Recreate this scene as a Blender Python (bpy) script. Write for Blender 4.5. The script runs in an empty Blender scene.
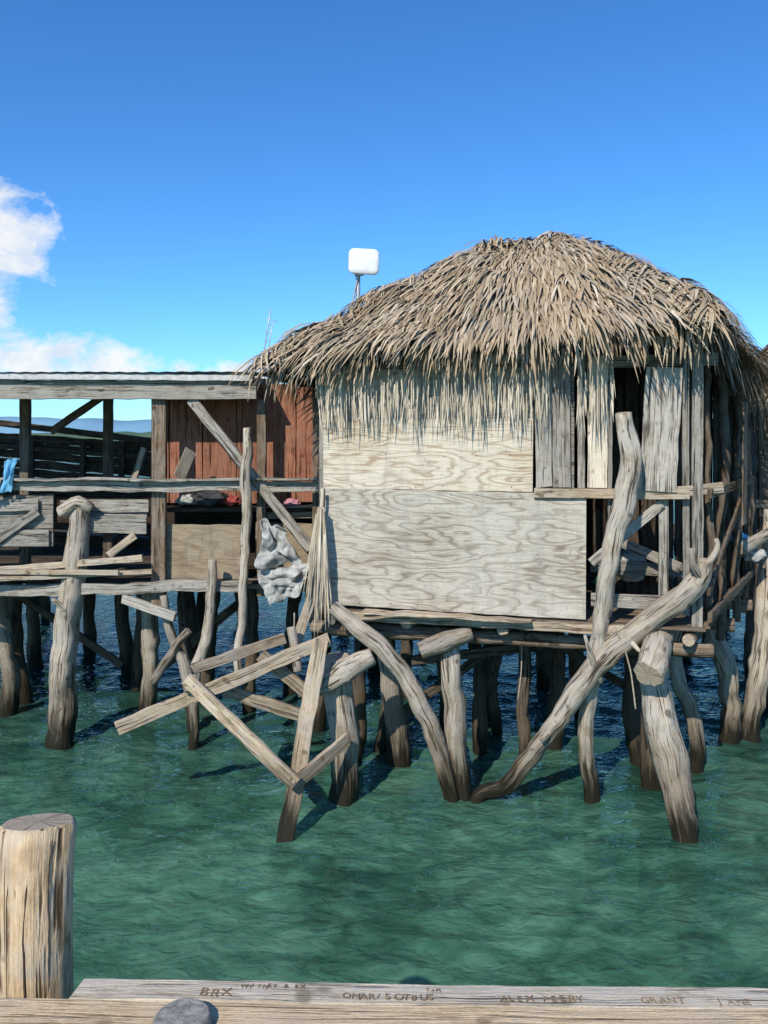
import bpy, math, random
from mathutils import Vector, noise, Matrix
random.seed(7)
R = random.random
def U(a,b): return a+(b-a)*random.random()
scene = bpy.context.scene
V = Vector

# ------------------------------------------------------------------ node helpers
def newmat(name):
    m = bpy.data.materials.new(name); m.use_nodes = True
    nt = m.node_tree; nt.nodes.clear()
    out = nt.nodes.new('ShaderNodeOutputMaterial')
    b = nt.nodes.new('ShaderNodeBsdfPrincipled')
    nt.links.new(b.outputs[0], out.inputs[0])
    return m, nt, b
def N(nt, typ, **kw):
    n = nt.nodes.new(typ)
    for k,v in kw.items(): setattr(n,k,v)
    return n
def L(nt,a,b): nt.links.new(a,b)
def attr(nt,name):
    n = N(nt,'ShaderNodeAttribute'); n.attribute_name = name; return n
def mapping(nt, src, scale, loc=(0,0,0)):
    n = N(nt,'ShaderNodeMapping'); n.inputs['Scale'].default_value = scale; n.inputs['Location'].default_value = loc
    L(nt,src,n.inputs['Vector']); return n.outputs[0]
def nz(nt, vec, scale=1, detail=4, rough=.6, dist=0):
    n = N(nt,'ShaderNodeTexNoise'); n.inputs['Scale'].default_value=scale; n.inputs['Detail'].default_value=detail
    n.inputs['Roughness'].default_value=rough; n.inputs['Distortion'].default_value=dist
    L(nt,vec,n.inputs['Vector']); return n.outputs['Fac']
def ramp(nt, fac, stops):
    n = N(nt,'ShaderNodeValToRGB'); cr=n.color_ramp
    while len(cr.elements)<len(stops): cr.elements.new(.5)
    for e,(p,c) in zip(cr.elements,stops):
        e.position=p; e.color = (c,c,c,1) if isinstance(c,(int,float)) else (*c,1)
    L(nt,fac,n.inputs[0]); return n.outputs[0]
def math_(nt, op, a, b=None, clamp=False):
    n = N(nt,'ShaderNodeMath',operation=op); n.use_clamp=clamp
    for i,x in enumerate((a,b)):
        if x is None: continue
        if isinstance(x,(int,float)): n.inputs[i].default_value=x
        else: L(nt,x,n.inputs[i])
    return n.outputs[0]
def mix(nt, fac, a, b, mode='MIX'):
    n = N(nt,'ShaderNodeMix',data_type='RGBA',blend_type=mode)
    for s,x in ((0,fac),(6,a),(7,b)):
        if isinstance(x,(int,float)): n.inputs[s].default_value=x
        elif isinstance(x,tuple): n.inputs[s].default_value=(*x,1)
        else: L(nt,x,n.inputs[s])
    return n.outputs[2]
def bump(nt,b,h,strength=.5,dist=.01):
    n=N(nt,'ShaderNodeBump'); n.inputs['Strength'].default_value=strength; n.inputs['Distance'].default_value=dist
    L(nt,h,n.inputs['Height']); L(nt,n.outputs[0],b.inputs['Normal'])

def wood(name, light, mid, dark, grain=55, crack=.7, wet=True, patch=.6, rough=.9, greyc=(.30,.28,.25), greyamt=.6, spec=.08):
    m,nt,b = newmat(name)
    gc = attr(nt,'gc').outputs['Vector']; tint = attr(nt,'tint').outputs['Fac']
    g1 = nz(nt, mapping(nt,gc,(grain*1.6,grain*1.6,3.0)),1,5,.8)
    g2 = nz(nt, mapping(nt,gc,(grain*.55,grain*.55,1.7)),1,3,.7)
    pt = nz(nt, mapping(nt,gc,(7,7,4.0),(3,1,7)),1,4,.75)
    col = ramp(nt,g1,[(.34,dark),(.46,mid),(.60,light)])
    col = mix(nt, ramp(nt,pt,[(.43,0.0),(.58,greyamt)]), col, greyc)
    col = mix(nt, ramp(nt,pt,[(.36,.55),(.47,0.0)]), col, tuple(x*.62 for x in mid))
    col = mix(nt, ramp(nt,g2,[(.36,crack),(.42,0.0)]), col, tuple(x*.40 for x in dark))
    g3 = nz(nt, mapping(nt,gc,(grain*1.7,grain*1.7,1.1),(9,2,4)),1,2,.6)
    col = mix(nt, ramp(nt,g3,[(.34,.95),(.39,0.0)]), col, tuple(x*.25 for x in dark))
    kn = nz(nt, mapping(nt,gc,(11,11,8),(1,5,2)),1,1,.5)
    col = mix(nt, ramp(nt,kn,[(.68,0.0),(.74,.75)]), col, tuple(x*.6 for x in dark))
    tb = N(nt,'ShaderNodeMapRange'); L(nt,tint,tb.inputs[0]); tb.inputs[3].default_value=.58; tb.inputs[4].default_value=1.2
    cc = N(nt,'ShaderNodeCombineColor')
    for i in range(3): L(nt,tb.outputs[0],cc.inputs[i])
    col = mix(nt,1.0,col,cc.outputs[0],'MULTIPLY')
    geo = N(nt,'ShaderNodeNewGeometry')
    st = nz(nt, geo.outputs['Position'],4.3,3,.75)
    col = mix(nt, ramp(nt,st,[(.52,0.0),(.68,.55*patch)]), col, dark)
    if wet:
        sep = N(nt,'ShaderNodeSeparateXYZ'); L(nt,geo.outputs['Position'],sep.inputs[0])
        zz = math_(nt,'ADD',sep.outputs[2], math_(nt,'MULTIPLY',math_(nt,'SUBTRACT',g2,.5),.95))
        wf = ramp(nt,zz,[(.17,1.0),(.44,0.0)])
        wf2 = ramp(nt,zz,[(.34,.75),(.98,0.0)])
        col = mix(nt, wf2, col, (.13,.098,.063))
        col = mix(nt, wf, col, (.024,.021,.014))
        rr = N(nt,'ShaderNodeMapRange'); L(nt,wf,rr.inputs[0]); rr.inputs[3].default_value=rough; rr.inputs[4].default_value=.35
        L(nt,rr.outputs[0],b.inputs['Roughness'])
    else:
        b.inputs['Roughness'].default_value=rough
    b.inputs['Specular IOR Level'].default_value=spec
    L(nt,col,b.inputs['Base Color'])
    h = math_(nt,'ADD',math_(nt,'MULTIPLY',g1,.8), math_(nt,'MULTIPLY',math_(nt,'MINIMUM',g2,.44),6.0))
    bump(nt,b,h,.9,.013)
    return m

M = {}
M['log'] = wood('weathered_log',(.58,.49,.375),(.42,.345,.255),(.15,.115,.08),grain=40,crack=.9,greyc=(.43,.395,.345),greyamt=.7)
M['logdark'] = wood('dark_log',(.16,.125,.088),(.095,.072,.051),(.026,.02,.015),grain=40,greyc=(.11,.098,.082))  # much darker log tones, used on the piles beneath the floors
M['grey'] = wood('grey_board',(.50,.455,.385),(.35,.31,.25),(.12,.10,.075),grain=60,greyc=(.45,.42,.37))
M['tan'] = wood('tan_lumber',(.66,.52,.36),(.48,.37,.245),(.20,.145,.09),grain=60,crack=.6,greyc=(.45,.40,.335),greyamt=.65)
M['pale'] = wood('pale_board',(.76,.66,.51),(.62,.53,.395),(.36,.29,.20),grain=60,crack=.4,greyc=(.62,.555,.46),patch=.4,spec=.03)
M['dark'] = wood('dark_board',(.11,.078,.052),(.065,.045,.032),(.018,.013,.009),grain=60,greyc=(.085,.075,.06))
M['brown'] = wood('brown_board',(.30,.21,.14),(.19,.135,.088),(.06,.042,.029),grain=60,greyc=(.25,.22,.18))
M['red'] = wood('red_stained_board',(.40,.18,.11),(.29,.115,.068),(.13,.05,.032),grain=34,crack=.5,greyc=(.27,.14,.095),greyamt=.6)
M['pine'] = wood('pine_piling_wood',(.68,.50,.31),(.54,.39,.23),(.24,.15,.08),grain=30,crack=.95,greyc=(.46,.39,.30),greyamt=.7,patch=.9)
M['dockwood'] = wood('dock_lumber',(.74,.55,.34),(.60,.44,.265),(.38,.26,.15),grain=70,crack=.3,greyc=(.57,.46,.33),greyamt=.5,patch=.3,spec=.03)
m,nt,b=newmat('end_grain'); gc=attr(nt,'gc').outputs['Vector']
ln=N(nt,'ShaderNodeVectorMath',operation='LENGTH'); L(nt,gc,ln.inputs[0]); nv=N(nt,'ShaderNodeVectorMath',operation='NORMALIZE'); L(nt,gc,nv.inputs[0])
r_=math_(nt,'SINE',math_(nt,'ADD',math_(nt,'MULTIPLY',ln.outputs['Value'],520),math_(nt,'MULTIPLY',nz(nt,gc,14,2),14)))
cr_=nz(nt,mapping(nt,nv.outputs[0],(5,5,5)),1,3,.7)
col=ramp(nt,math_(nt,'ADD',math_(nt,'MULTIPLY',r_,.5),.5),[(.0,(.36,.28,.19)),(1.0,(.52,.42,.31))])
col=mix(nt,ramp(nt,cr_,[(.38,.85),(.43,0.0)]),col,(.06,.04,.03)); col=mix(nt,ramp(nt,nz(nt,gc,25,4,.7),[(.45,0.0),(.65,.8)]),col,(.30,.26,.21))
L(nt,col,b.inputs['Base Color']); b.inputs['Roughness'].default_value=.9; b.inputs['Specular IOR Level'].default_value=.05; bump(nt,b,cr_,.6,.01); M['end']=m

def plywood(name, base, line, grey, freq, lineamt, greyamt):
    m,nt,b = newmat(name)
    gc = attr(nt,'gc').outputs['Vector']
    lo = nz(nt, mapping(nt,gc,(3.4,3.4,.8)),1,3,.45)
    s = math_(nt,'SINE',math_(nt,'MULTIPLY',lo,freq))
    ln = ramp(nt,math_(nt,'ADD',math_(nt,'MULTIPLY',s,.5),.5),[(.0,0.0),(.72,.15),(1.0,1.0)])
    fine = nz(nt, mapping(nt,gc,(110,110,5)),1,3,.7)
    col = mix(nt, math_(nt,'MULTIPLY',ln,lineamt), base, line)
    col = mix(nt, ramp(nt,fine,[(.35,.6),(.6,0.0)]), col, tuple(x*.55 for x in line))
    pt = nz(nt, mapping(nt,gc,(2.6,2.6,1.3),(5,3,1)),1,5,.7,.5)
    col = mix(nt, ramp(nt,pt,[(.38,0.0),(.64,greyamt)]), col, grey)
    col = mix(nt, ramp(nt,pt,[(.30,.40),(.48,0.0)]), col, tuple(x*.9 for x in line))
    dr = nz(nt, mapping(nt,gc,(.9,.9,9),(2,8,3)),1,4,.7)
    col = mix(nt, ramp(nt,dr,[(.50,0.0),(.74,.5)]), col, tuple(x*.5 for x in grey))
    sp = nz(nt, mapping(nt,gc,(30,30,22)),1,1,.5)
    col = mix(nt, ramp(nt,sp,[(.66,0.0),(.72,.4)]), col, tuple(x*.4 for x in grey))
    L(nt,col,b.inputs['Base Color']); b.inputs['Roughness'].default_value=.9
    b.inputs['Specular IOR Level'].default_value=.08
    bump(nt,b,math_(nt,'ADD',fine,math_(nt,'MULTIPLY',ln,-.4)),.6,.007)
    return m
M['ply1'] = plywood('pale_plywood',(.72,.63,.48),(.36,.24,.14),(.64,.585,.485),95,.95,.45)  # upper panel: own pale tan-cream tone with strong brown grain lines
M['ply2'] = plywood('grey_plywood',(.54,.485,.39),(.24,.185,.13),(.54,.505,.43),85,.9,.5)
M['ply3'] = plywood('brown_plywood',(.38,.295,.195),(.2,.14,.09),(.3,.26,.20),60,.6,.5)

def thatchmat(name, stops):
    m,nt,b = newmat(name)
    gc = attr(nt,'gc').outputs['Vector']; tint = attr(nt,'tint').outputs['Fac']
    col = ramp(nt,tint,stops)
    f = nz(nt, mapping(nt,gc,(150,150,5)),1,2,.6)
    col = mix(nt, ramp(nt,f,[(.38,.5),(.6,0.0)]), col, (.13,.09,.055))
    geo = N(nt,'ShaderNodeNewGeometry')
    big = nz(nt,geo.outputs['Position'],2.2,3,.65)
    col = mix(nt, ramp(nt,big,[(.45,0.0),(.68,.5)]), col, (.33,.285,.225))
    L(nt,col,b.inputs['Base Color']); b.inputs['Roughness'].default_value=.75
    b.inputs['Specular IOR Level'].default_value=.10
    return m
M['thatch'] = thatchmat('palm_thatch',[(0,(.18,.125,.075)),(.25,(.33,.24,.15)),(.6,(.47,.36,.235)),(.88,(.60,.485,.34)),(1,(.68,.58,.44))])
M['thatchgrey'] = thatchmat('grey_palm_strands',[(0,(.40,.32,.22)),(.5,(.64,.54,.40)),(1,(.78,.69,.54))])
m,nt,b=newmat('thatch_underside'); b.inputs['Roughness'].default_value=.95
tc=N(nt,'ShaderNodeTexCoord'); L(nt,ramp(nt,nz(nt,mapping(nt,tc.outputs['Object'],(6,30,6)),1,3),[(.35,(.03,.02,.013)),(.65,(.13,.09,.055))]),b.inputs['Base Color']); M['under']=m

def plain(name,c1,c2,scale=6,rough=.6,metal=0,bmp=.2):
    m,nt,b=newmat(name); tc=N(nt,'ShaderNodeTexCoord')
    f=nz(nt,tc.outputs['Object'],scale,5,.65,.3)
    L(nt,ramp(nt,f,[(.35,c1),(.65,c2)]),b.inputs['Base Color'])
    b.inputs['Roughness'].default_value=rough; b.inputs['Metallic'].default_value=metal
    bump(nt,b,f,bmp,.01); return m
M['white']=plain('white_plastic',(.66,.66,.64),(.78,.78,.76),9,.45)
M['metal']=plain('galvanised_metal',(.32,.33,.34),(.5,.51,.52),20,.45,.6)
M['sheet']=plain('white_roof_edge',(.36,.35,.33),(.60,.59,.56),12,.5)
M['tarp']=plain('dirty_grey_plastic_sack',(.22,.22,.205),(.46,.455,.42),9,.8)
M['blue']=plain('blue_cloth',(.08,.28,.45),(.16,.42,.60),12,.9)
M['redc']=plain('red_cloth',(.22,.03,.025),(.34,.06,.05),12,.9)
M['pink']=plain('pink_cloth',(.4,.15,.2),(.5,.26,.3),12,.9)
M['black']=plain('black_cloth',(.012,.012,.014),(.04,.04,.045),12,.8)
M['green']=plain('green_plastic',(.03,.16,.10),(.05,.26,.17),12,.5)
M['nail']=plain('rusty_nail',(.06,.03,.02),(.12,.06,.04),60,.7)
M['crack']=plain('drying_crack',(.03,.02,.012),(.07,.045,.03),60,.95)
M['stone']=plain('grey_post_top',(.15,.14,.12),(.34,.32,.28),38,.9,0,.7)
M['carve']=plain('carved_groove',(.14,.09,.055),(.30,.21,.14),45,.9)
M['rope']=plain('old_rope',(.25,.21,.15),(.45,.39,.29),60,.9)
M['hill']=plain('hill_vegetation',(.05,.095,.05),(.085,.135,.075),.03,.95)
M['hillfar']=plain('hazy_far_hill',(.13,.25,.35),(.16,.30,.40),.005,1)  # bluish aerial haze is put into the hill colour

# ------------------------------------------------------------------ mesh builder
class MB:
    def __init__(s): s.v=[];s.f=[];s.gc=[];s.t=[];s.mi=[];s.sm=[]
    def add(s,vs,gcs,tint,faces,mi=0,smooth=False):
        o=len(s.v); s.v+= [tuple(x) for x in vs]; s.gc+=[tuple(x) for x in gcs]
        s.t += [tint]*len(vs) if isinstance(tint,(int,float)) else list(tint)
        for f in faces: s.f.append([i+o for i in f]); s.mi.append(mi); s.sm.append(smooth)
    def emit(s,name,mats,parent=None):
        me=bpy.data.meshes.new(name); me.from_pydata(s.v,[],s.f)
        me.materials.append(M[mats[0]])
        if 1 in s.mi: me.materials.append(M['end'])
        a=me.attributes.new('gc','FLOAT_VECTOR','POINT'); a.data.foreach_set('vector',[c for g in s.gc for c in g])
        a=me.attributes.new('tint','FLOAT','POINT'); a.data.foreach_set('value',s.t)
        me.polygons.foreach_set('material_index',s.mi); me.polygons.foreach_set('use_smooth',s.sm)
        me.update(); o=bpy.data.objects.new(name,me); scene.collection.objects.link(o)
        if parent: o.parent=parent
        return o
def empty(name,loc=(0,0,0)):
    o=bpy.data.objects.new(name,None); scene.collection.objects.link(o); o.empty_display_size=.2
    return o

def catmull(P,sp):
    P=[V(p) for p in P]
    if len(P)==2: P=[P[0],(P[0]+P[1])/2,P[1]]
    Q=[2*P[0]-P[1]]+P+[2*P[-1]-P[-2]]
    out=[];par=[]
    for i in range(1,len(Q)-2):
        a,b,c,d=Q[i-1:i+3]; n=max(2,int((c-b).length/sp))
        for k in range(n):
            t=k/n
            out.append(.5*((2*b)+(c-a)*t+(2*a-5*b+4*c-d)*t*t+(3*b-a-3*c+d)*t**3)); par.append(i-1+t)
    out.append(Q[-2]); par.append(len(P)-1)
    return out,par,len(P)
def tube(mb,pts,rads,n=16,wob=.16,path=.017,tint=None,mi=0,sp=.05,end=True):
    tint = U(.3,.9) if tint is None else tint
    seed=U(0,100); off=V((U(0,50),U(0,50),U(0,50)))
    C,par,np_=catmull(pts,sp)
    if not isinstance(rads,(list,tuple)): rads=[rads,rads]
    def rad(t):
        x=t/(np_-1)*(len(rads)-1); i=min(int(x),len(rads)-2); return rads[i]+(rads[i+1]-rads[i])*(x-i)
    for i in range(len(C)):
        q=C[i]*1.7+V((seed,0,0)); C[i]=C[i]+V((noise.noise(q),noise.noise(q+V((9,4,1))),0))*path*2+V((noise.noise(q*3.5),noise.noise(q*3.5+V((9,4,1))),0))*path*.9
    knots=[(U(0,1),U(0,6.28),U(.15,.38)) for _ in range(int(3+len(C)/10))]
    vs=[];gs=[];g0=[];fs=[]; prev=None; l=0
    tot=sum((C[i+1]-C[i]).length for i in range(len(C)-1))
    rings=[(0,0,.90)]+[(i,0,1) for i in range(len(C))]+[(len(C)-1,1,.90)]
    for k,(i,e,sc) in enumerate(rings):
        t=(C[min(i+1,len(C)-1)]-C[max(i-1,0)]).normalized()
        if prev is None:
            x=t.orthogonal().normalized()
        else:
            x=(prev-t*prev.dot(t)).normalized()
        prev=x; y=t.cross(x)
        c=C[i].copy()
        if k==0: c=c-t*rad(0)*.08
        if k==len(rings)-1: c=c+t*rad(np_-1)*.08
        if 0<k<len(rings)-1 and i>0: l+=(C[i]-C[i-1]).length
        r=rad(par[i])*sc
        for j in range(n):
            a=2*math.pi*j/n
            ca,sa=math.cos(a),math.sin(a)
            w=1+wob*noise.noise(V((ca*1.1,sa*1.1,l*2.0+seed)))*1.6+wob*.8*noise.noise(V((ca*3,sa*3,l*4+seed)))
            if wob>.1: w+=wob*.35*noise.noise(V((ca*5,sa*5,l*1.5+seed)))
            if wob>.05:
                for (kt,ka,kh) in knots:
                    da=math.cos(a-ka); dl=(l-kt*tot)/ .06
                    if da>.3 and abs(dl)<2: w+=kh*wob*4*math.exp(-dl*dl)*(da-.3)
            vs.append(c+(x*ca+y*sa)*r*w); gs.append(V((ca*r,sa*r,l))+off); g0.append(V((ca*r*w,sa*r*w,0)))
    m=len(rings)
    for k in range(m-1):
        for j in range(n):
            fs.append([k*n+j,k*n+(j+1)%n,(k+1)*n+(j+1)%n,(k+1)*n+j])
    mb.add(vs,gs,tint,fs,mi,True)
    for k,rev in ((0,True),(m-1,False)):
        ring=vs[k*n:(k+1)*n]; c=sum(ring,V())/n
        vv=[*ring,c]; gg=g0[k*n:(k+1)*n]+[V((0,0,0))]
        ff=[[j,(j+1)%n,n] if not rev else [(j+1)%n,j,n] for j in range(n)]
        mb.add(vv,gg,tint*.9,ff,1 if (end and rads[0]>.03) else 0,False)

def bd(mb,p0,p1,w,t,wd=(0,0,1),tint=None,mi=0,warp=.007,seg=.15,bow=0):
    tint = U(.2,1.0) if tint is None else tint
    p0,p1=V(p0),V(p1); d=p1-p0; ln=d.length; d.normalize()
    wd=V(wd); wd=(wd-d*wd.dot(d)).normalized(); td=d.cross(wd)
    c=min(.005,t*.3); a,b_=w/2,t/2
    prof=[(-a+c,-b_),(a-c,-b_),(a,-b_+c),(a,b_-c),(a-c,b_),(-a+c,b_),(-a,b_-c),(-a,-b_+c)]
    n=max(2,int(ln/seg)); off=V((U(0,50),U(0,50),U(0,50))); sd=U(0,99)
    vs=[];gs=[];fs=[]
    for i in range(n+1):
        s=ln*i/n
        o1=noise.noise(V((s*1.6,sd,0)))*warp; o2=noise.noise(V((s*1.3,sd,5)))*warp; e1=noise.noise(V((s*7,sd,9)))*warp; e2=noise.noise(V((s*7,sd,19)))*warp
        cc=p0+d*s+wd*o1+td*o2+V((0,0,-bow*4*(i/n)*(1-i/n)))
        for (x,y) in prof:
            xx=x+(e1 if x>0 else e2)
            ends=0
            if i==0 or i==n: ends=noise.noise(V((x*12,sd,i)))*.02*(1 if i==n else -1)
            vs.append(cc+wd*xx+td*y+d*ends); gs.append(V((x,y,s))+off)
    for i in range(n):
        for j in range(8): fs.append([i*8+j,i*8+(j+1)%8,(i+1)*8+(j+1)%8,(i+1)*8+j])
    fs.append(list(range(7,-1,-1))); fs.append([n*8+j for j in range(8)])
    mb.add(vs,gs,tint,fs,mi,False)

def blade(mb,p,d,n,Ln,w,grav=.3,curl=0,lift=.02,mi=0,tint=None,st=(0,.34,.68,1)):
    d=d.normalized(); side=d.cross(n).normalized()
    tint=min(1,max(0,random.gauss(.45,.24))) if tint is None else tint
    vs=[];gs=[];ts=[]; off=V((U(0,50),U(0,50),U(0,50)))
    tw=U(-.5,.5)
    for i,s in enumerate(st):
        q=p+d*(s*Ln)+V((0,0,-1))*(grav*Ln*s*s)+side*(curl*Ln*s*s)+n*(lift*math.sin(s*3.1)+.01)
        ww=w*(.8,1,.8,.10)[i]*.5
        sd=(side+n*tw*s).normalized()
        vs+= [q-sd*ww,q+sd*ww]; gs+=[V((-ww,0,s*Ln))+off,V((ww,0,s*Ln))+off]; tt=min(1,max(0,tint+.2*(s-.4))); ts+=[tt,tt]
    fs=[[0,1,3,2],[2,3,5,4],[4,5,7,6]]
    mb.add(vs,gs,ts,fs,mi,False)

def lerp(a,b,t): return a+(b-a)*t

# ================================================================== STILT HUT
hut = empty('thatched_stilt_hut')
A=V((-.67,8.4,0)); B=V((2.96,7.5,0)); C=V((4.42,9.8,0)); D=V((.3,11.4,0))
e=(B-A).normalized(); nf=V((e.y,-e.x,0))
if nf.y>0: nf=-nf
def F(u,z,off=0): p=A+e*u+nf*off; return V((p.x,p.y,z))
mb=MB(); bd(mb,F(.07,2.49,.065),F(2.71,2.475,.065),1.21,.016,warp=.014,tint=.6); mb.emit('lower_plywood',['ply2'],hut)
mb=MB(); bd(mb,F(.05,3.455,.04),F(2.2,3.45,.04),.72,.014,warp=.008,tint=.6); mb.emit('upper_plywood',['ply1'],hut)
mb=MB(); bd(mb,F(.05,4.06,.02),F(2.2,4.06,.02),.53,.014,tint=.4); mb.emit('top_plywood',['ply2'],hut)
mb=MB()
for zz in (1.93,2.48,3.04,3.13,3.45,3.77):
    for u in [0.12+i*.31 for i in range(9)]:
        if (zz>3.1 and u>2.15) or R()<.25: continue
        p=F(u+U(-.05,.05),zz+U(-.015,.015),.075 if zz<3.1 else .049)
        tube(mb,[p,p+nf*.004],.0055,n=6,wob=0,path=0,sp=.01)
mb.emit('nail_heads',['nail'],hut)
mb=MB()
for u,z0,z1,w,t_ in ((2.66,1.8,4.45,.07,.5),(3.72,1.8,4.5,.10,.35),(.02,1.8,4.4,.06,.3),(2.93,1.9,4.4,.04,.2),(3.42,1.9,3.04,.085,.55),(3.62,1.95,4.4,.06,.2)):
    bd(mb,F(u,z0,-.02),F(u,z1,-.02),w,.07,wd=e,tint=t_)
bd(mb,F(-.1,4.33,-.06),F(3.9,4.36,-.06),.12,.06)
bd(mb,F(2.76,2.42,.03),F(3.40,3.0,.03),.09,.03,tint=.7)
bd(mb,F(2.75,2.06,.0),F(3.5,2.06,.0),.13,.04,tint=.5)
bd(mb,F(2.9,2.62,-.5),F(3.6,2.35,-.3),.10,.03,tint=.3)
bd(mb,F(2.75,2.3,-.6),F(3.7,2.3,-.45),.14,.03,tint=.1)
mb.emit('wall_frame',['grey'],hut)
mb=MB()
bd(mb,F(2.22,3.085,.09),F(3.64,3.095,.09),.095,.045,tint=.5)
bd(mb,F(3.5,3.11,.05),F(3.95,3.16,-.1),.10,.05,tint=.5)
bd(mb,F(.35,1.80,.12),F(3.05,1.80,.10),.085,.05,tint=.5,warp=.02)
bd(mb,F(.5,1.865,.16),F(1.7,1.85,.18),.025,.16,tint=.75,warp=.02)
bd(mb,F(1.3,1.845,.15),F(2.2,1.86,.17),.03,.14,tint=.4,warp=.02)
bd(mb,F(.3,1.78,.2),F(1.1,1.86,.22),.03,.06,tint=.3,warp=.02)
mb.emit('cross_beams',['tan'],hut)
mb=MB()
bd(mb,F(2.24,3.72,-.03),F(2.60,3.72,-.03),1.22,.02,tint=.15)
mb.emit('grey_wall_panel',['grey'],hut)
mb=MB()
bd(mb,F(2.31,3.14,.02),F(2.30,4.4,.02),.16,.02,wd=e,tint=.6)
bd(mb,F(2.48,3.14,.025),F(2.47,4.4,.02),.17,.02,wd=e,tint=.35)
bd(mb,F(3.36,3.12,.12),F(3.42,4.28,.06),.33,.018,wd=e,tint=.85,warp=.014)
mb.emit('shutter_boards',['grey'],hut)
mb=MB(); bd(mb,F(2.81,3.14,.03),F(2.82,4.4,.03),.185,.02,wd=e,tint=.9); mb.emit('white_door_board',['pale'],hut)
def slats(mb,P,Q,z0,z1,w=.16,skip=.15,jit=.05,t=.02):
    d=(Q-P); ln=d.length; d.normalize(); s=w/2
    while s<ln:
        if R()>skip:
            a=P+d*s; bd(mb,V((a.x,a.y,z0+U(-jit,jit))),V((a.x+U(-.01,.01),a.y,z1+U(-jit,jit))),w*U(.82,.98),t,wd=d,seg=.3)
        s+=w
mb=MB()
sd=(C-B).normalized(); so=V((sd.y,-sd.x,0))
slats(mb,B+sd*.6-so*.35,C-so*.15,1.75,4.45,.15,.08,.08)
slats(mb,C,D,1.8,4.5,.18,.03); slats(mb,A+V((0,.1,0)),D,1.8,4.5,.18,.03)
slats(mb,F(2.6,0,-1.0),F(3.75,0,-1.0),1.8,4.4,.17,.05)  # dark slat screen added behind the opening to stand in for interior shade
mb.emit('side_walls',['dark'],hut)  # dark board colour paints in the thatch shadow and the dim interior
mb=MB()
for s,r,t_ in ((.34,.035,.2),(1.1,.045,.05),(2.1,.05,.15),(2.7,.06,.3)):
    p=B+sd*s+so*.0
    tube(mb,[(p.x,p.y,1.5),(p.x+U(-.05,.05),p.y,3),(p.x+U(-.03,.03),p.y,4.6)],r,n=10,path=.02,tint=t_)
for z in (1.95,3.1):
    p=B+so*.09; q=C+so*.09
    bd(mb,(p.x,p.y,z),(q.x,q.y,z+U(-.06,.06)),.09,.04,tint=.3)
p=B+so*.15
bd(mb,(p.x-.1,p.y-.05,2.2),(p.x+.8,p.y+1.3,2.95),.07,.03,tint=.2)
bd(mb,(p.x+.75,p.y+1.1,2.7),(p.x+.77,p.y+1.12,4.0),.26,.02,wd=sd,tint=.9)
mb.emit('side_frame',['brown'],hut)
mb=MB()
for i in range(22):
    t=i/21
    P=lerp(A,D,t); Q=lerp(B,C,t)
    bd(mb,(P.x-.02,P.y,1.835),(Q.x+.05,Q.y,1.835),.2,.03,wd=(0,1,0),seg=.4)
for t in (.03,.25,.5,.75,.97):
    P=lerp(A,B,t); Q=lerp(D,C,t)
    tube(mb,[(P.x,P.y-.05,1.73),(Q.x,Q.y,1.74)],.06,n=10)
for t in (.05,.5,.95):
    P=lerp(A,D,t); Q=lerp(B,C,t)
    tube(mb,[(P.x-.15,P.y,1.60),(Q.x+.1,Q.y,1.60)],.07,n=10)
mb.emit('floor',['brown'],hut)

# ---- roof
El=V((-1.25,8.2,4.40)); Er=V((2.90,7.1,4.74)); Br=V((4.80,10.1,4.32)); Bl=V((-.4,12.2,4.4))
Rl=V((1.42,9.5,5.93)); Rr=V((2.0,9.5,5.98))
def surf(R0,R1,E0,E1,u,v,bulge):
    r=lerp(R0,R1,u); E=lerp(E0,E1,u); p=lerp(r,E,v)
    d=(E-r).normalized(); ee=(E1-E0).normalized(); n=ee.cross(d)
    if n.z<0: n=-n
    n.normalize()
    b=bulge*4*v*(1-v)*.8 + .12*noise.noise(p*1.6) + .055*noise.noise(p*4.0)
    return p+n*b,d,n,ee
patches=[('front',Rl,Rr,El,Er,.10,1.0),('right',Rr,Rr,Er,Br,.10,.9),('back',Rl,Rr,Bl,Br,.05,.25),('left',Rl,Rl,El,Bl,.08,.45)]
mb=MB()
for nm,R0,R1,E0,E1,bl,den in patches:
    n_=14; vs=[];
    for i in range(n_+1):
        for j in range(n_+1):
            p,d,n,ee=surf(R0,R1,E0,E1,i/n_,j/n_,bl); vs.append(p-n*.03)
    m0=len(vs); vs+= [V((q.x,q.y,q.z-.12)) for q in vs]
    fs=[]
    for i in range(n_):
        for j in range(n_):
            a=i*(n_+1)+j; q=[a,a+1,a+n_+2,a+n_+1]; fs.append(q); fs.append([x+m0 for x in q][::-1])
    mb.add(vs,[v*1.0 for v in vs],.3,fs,0,True)
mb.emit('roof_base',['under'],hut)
mb=MB()
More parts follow.
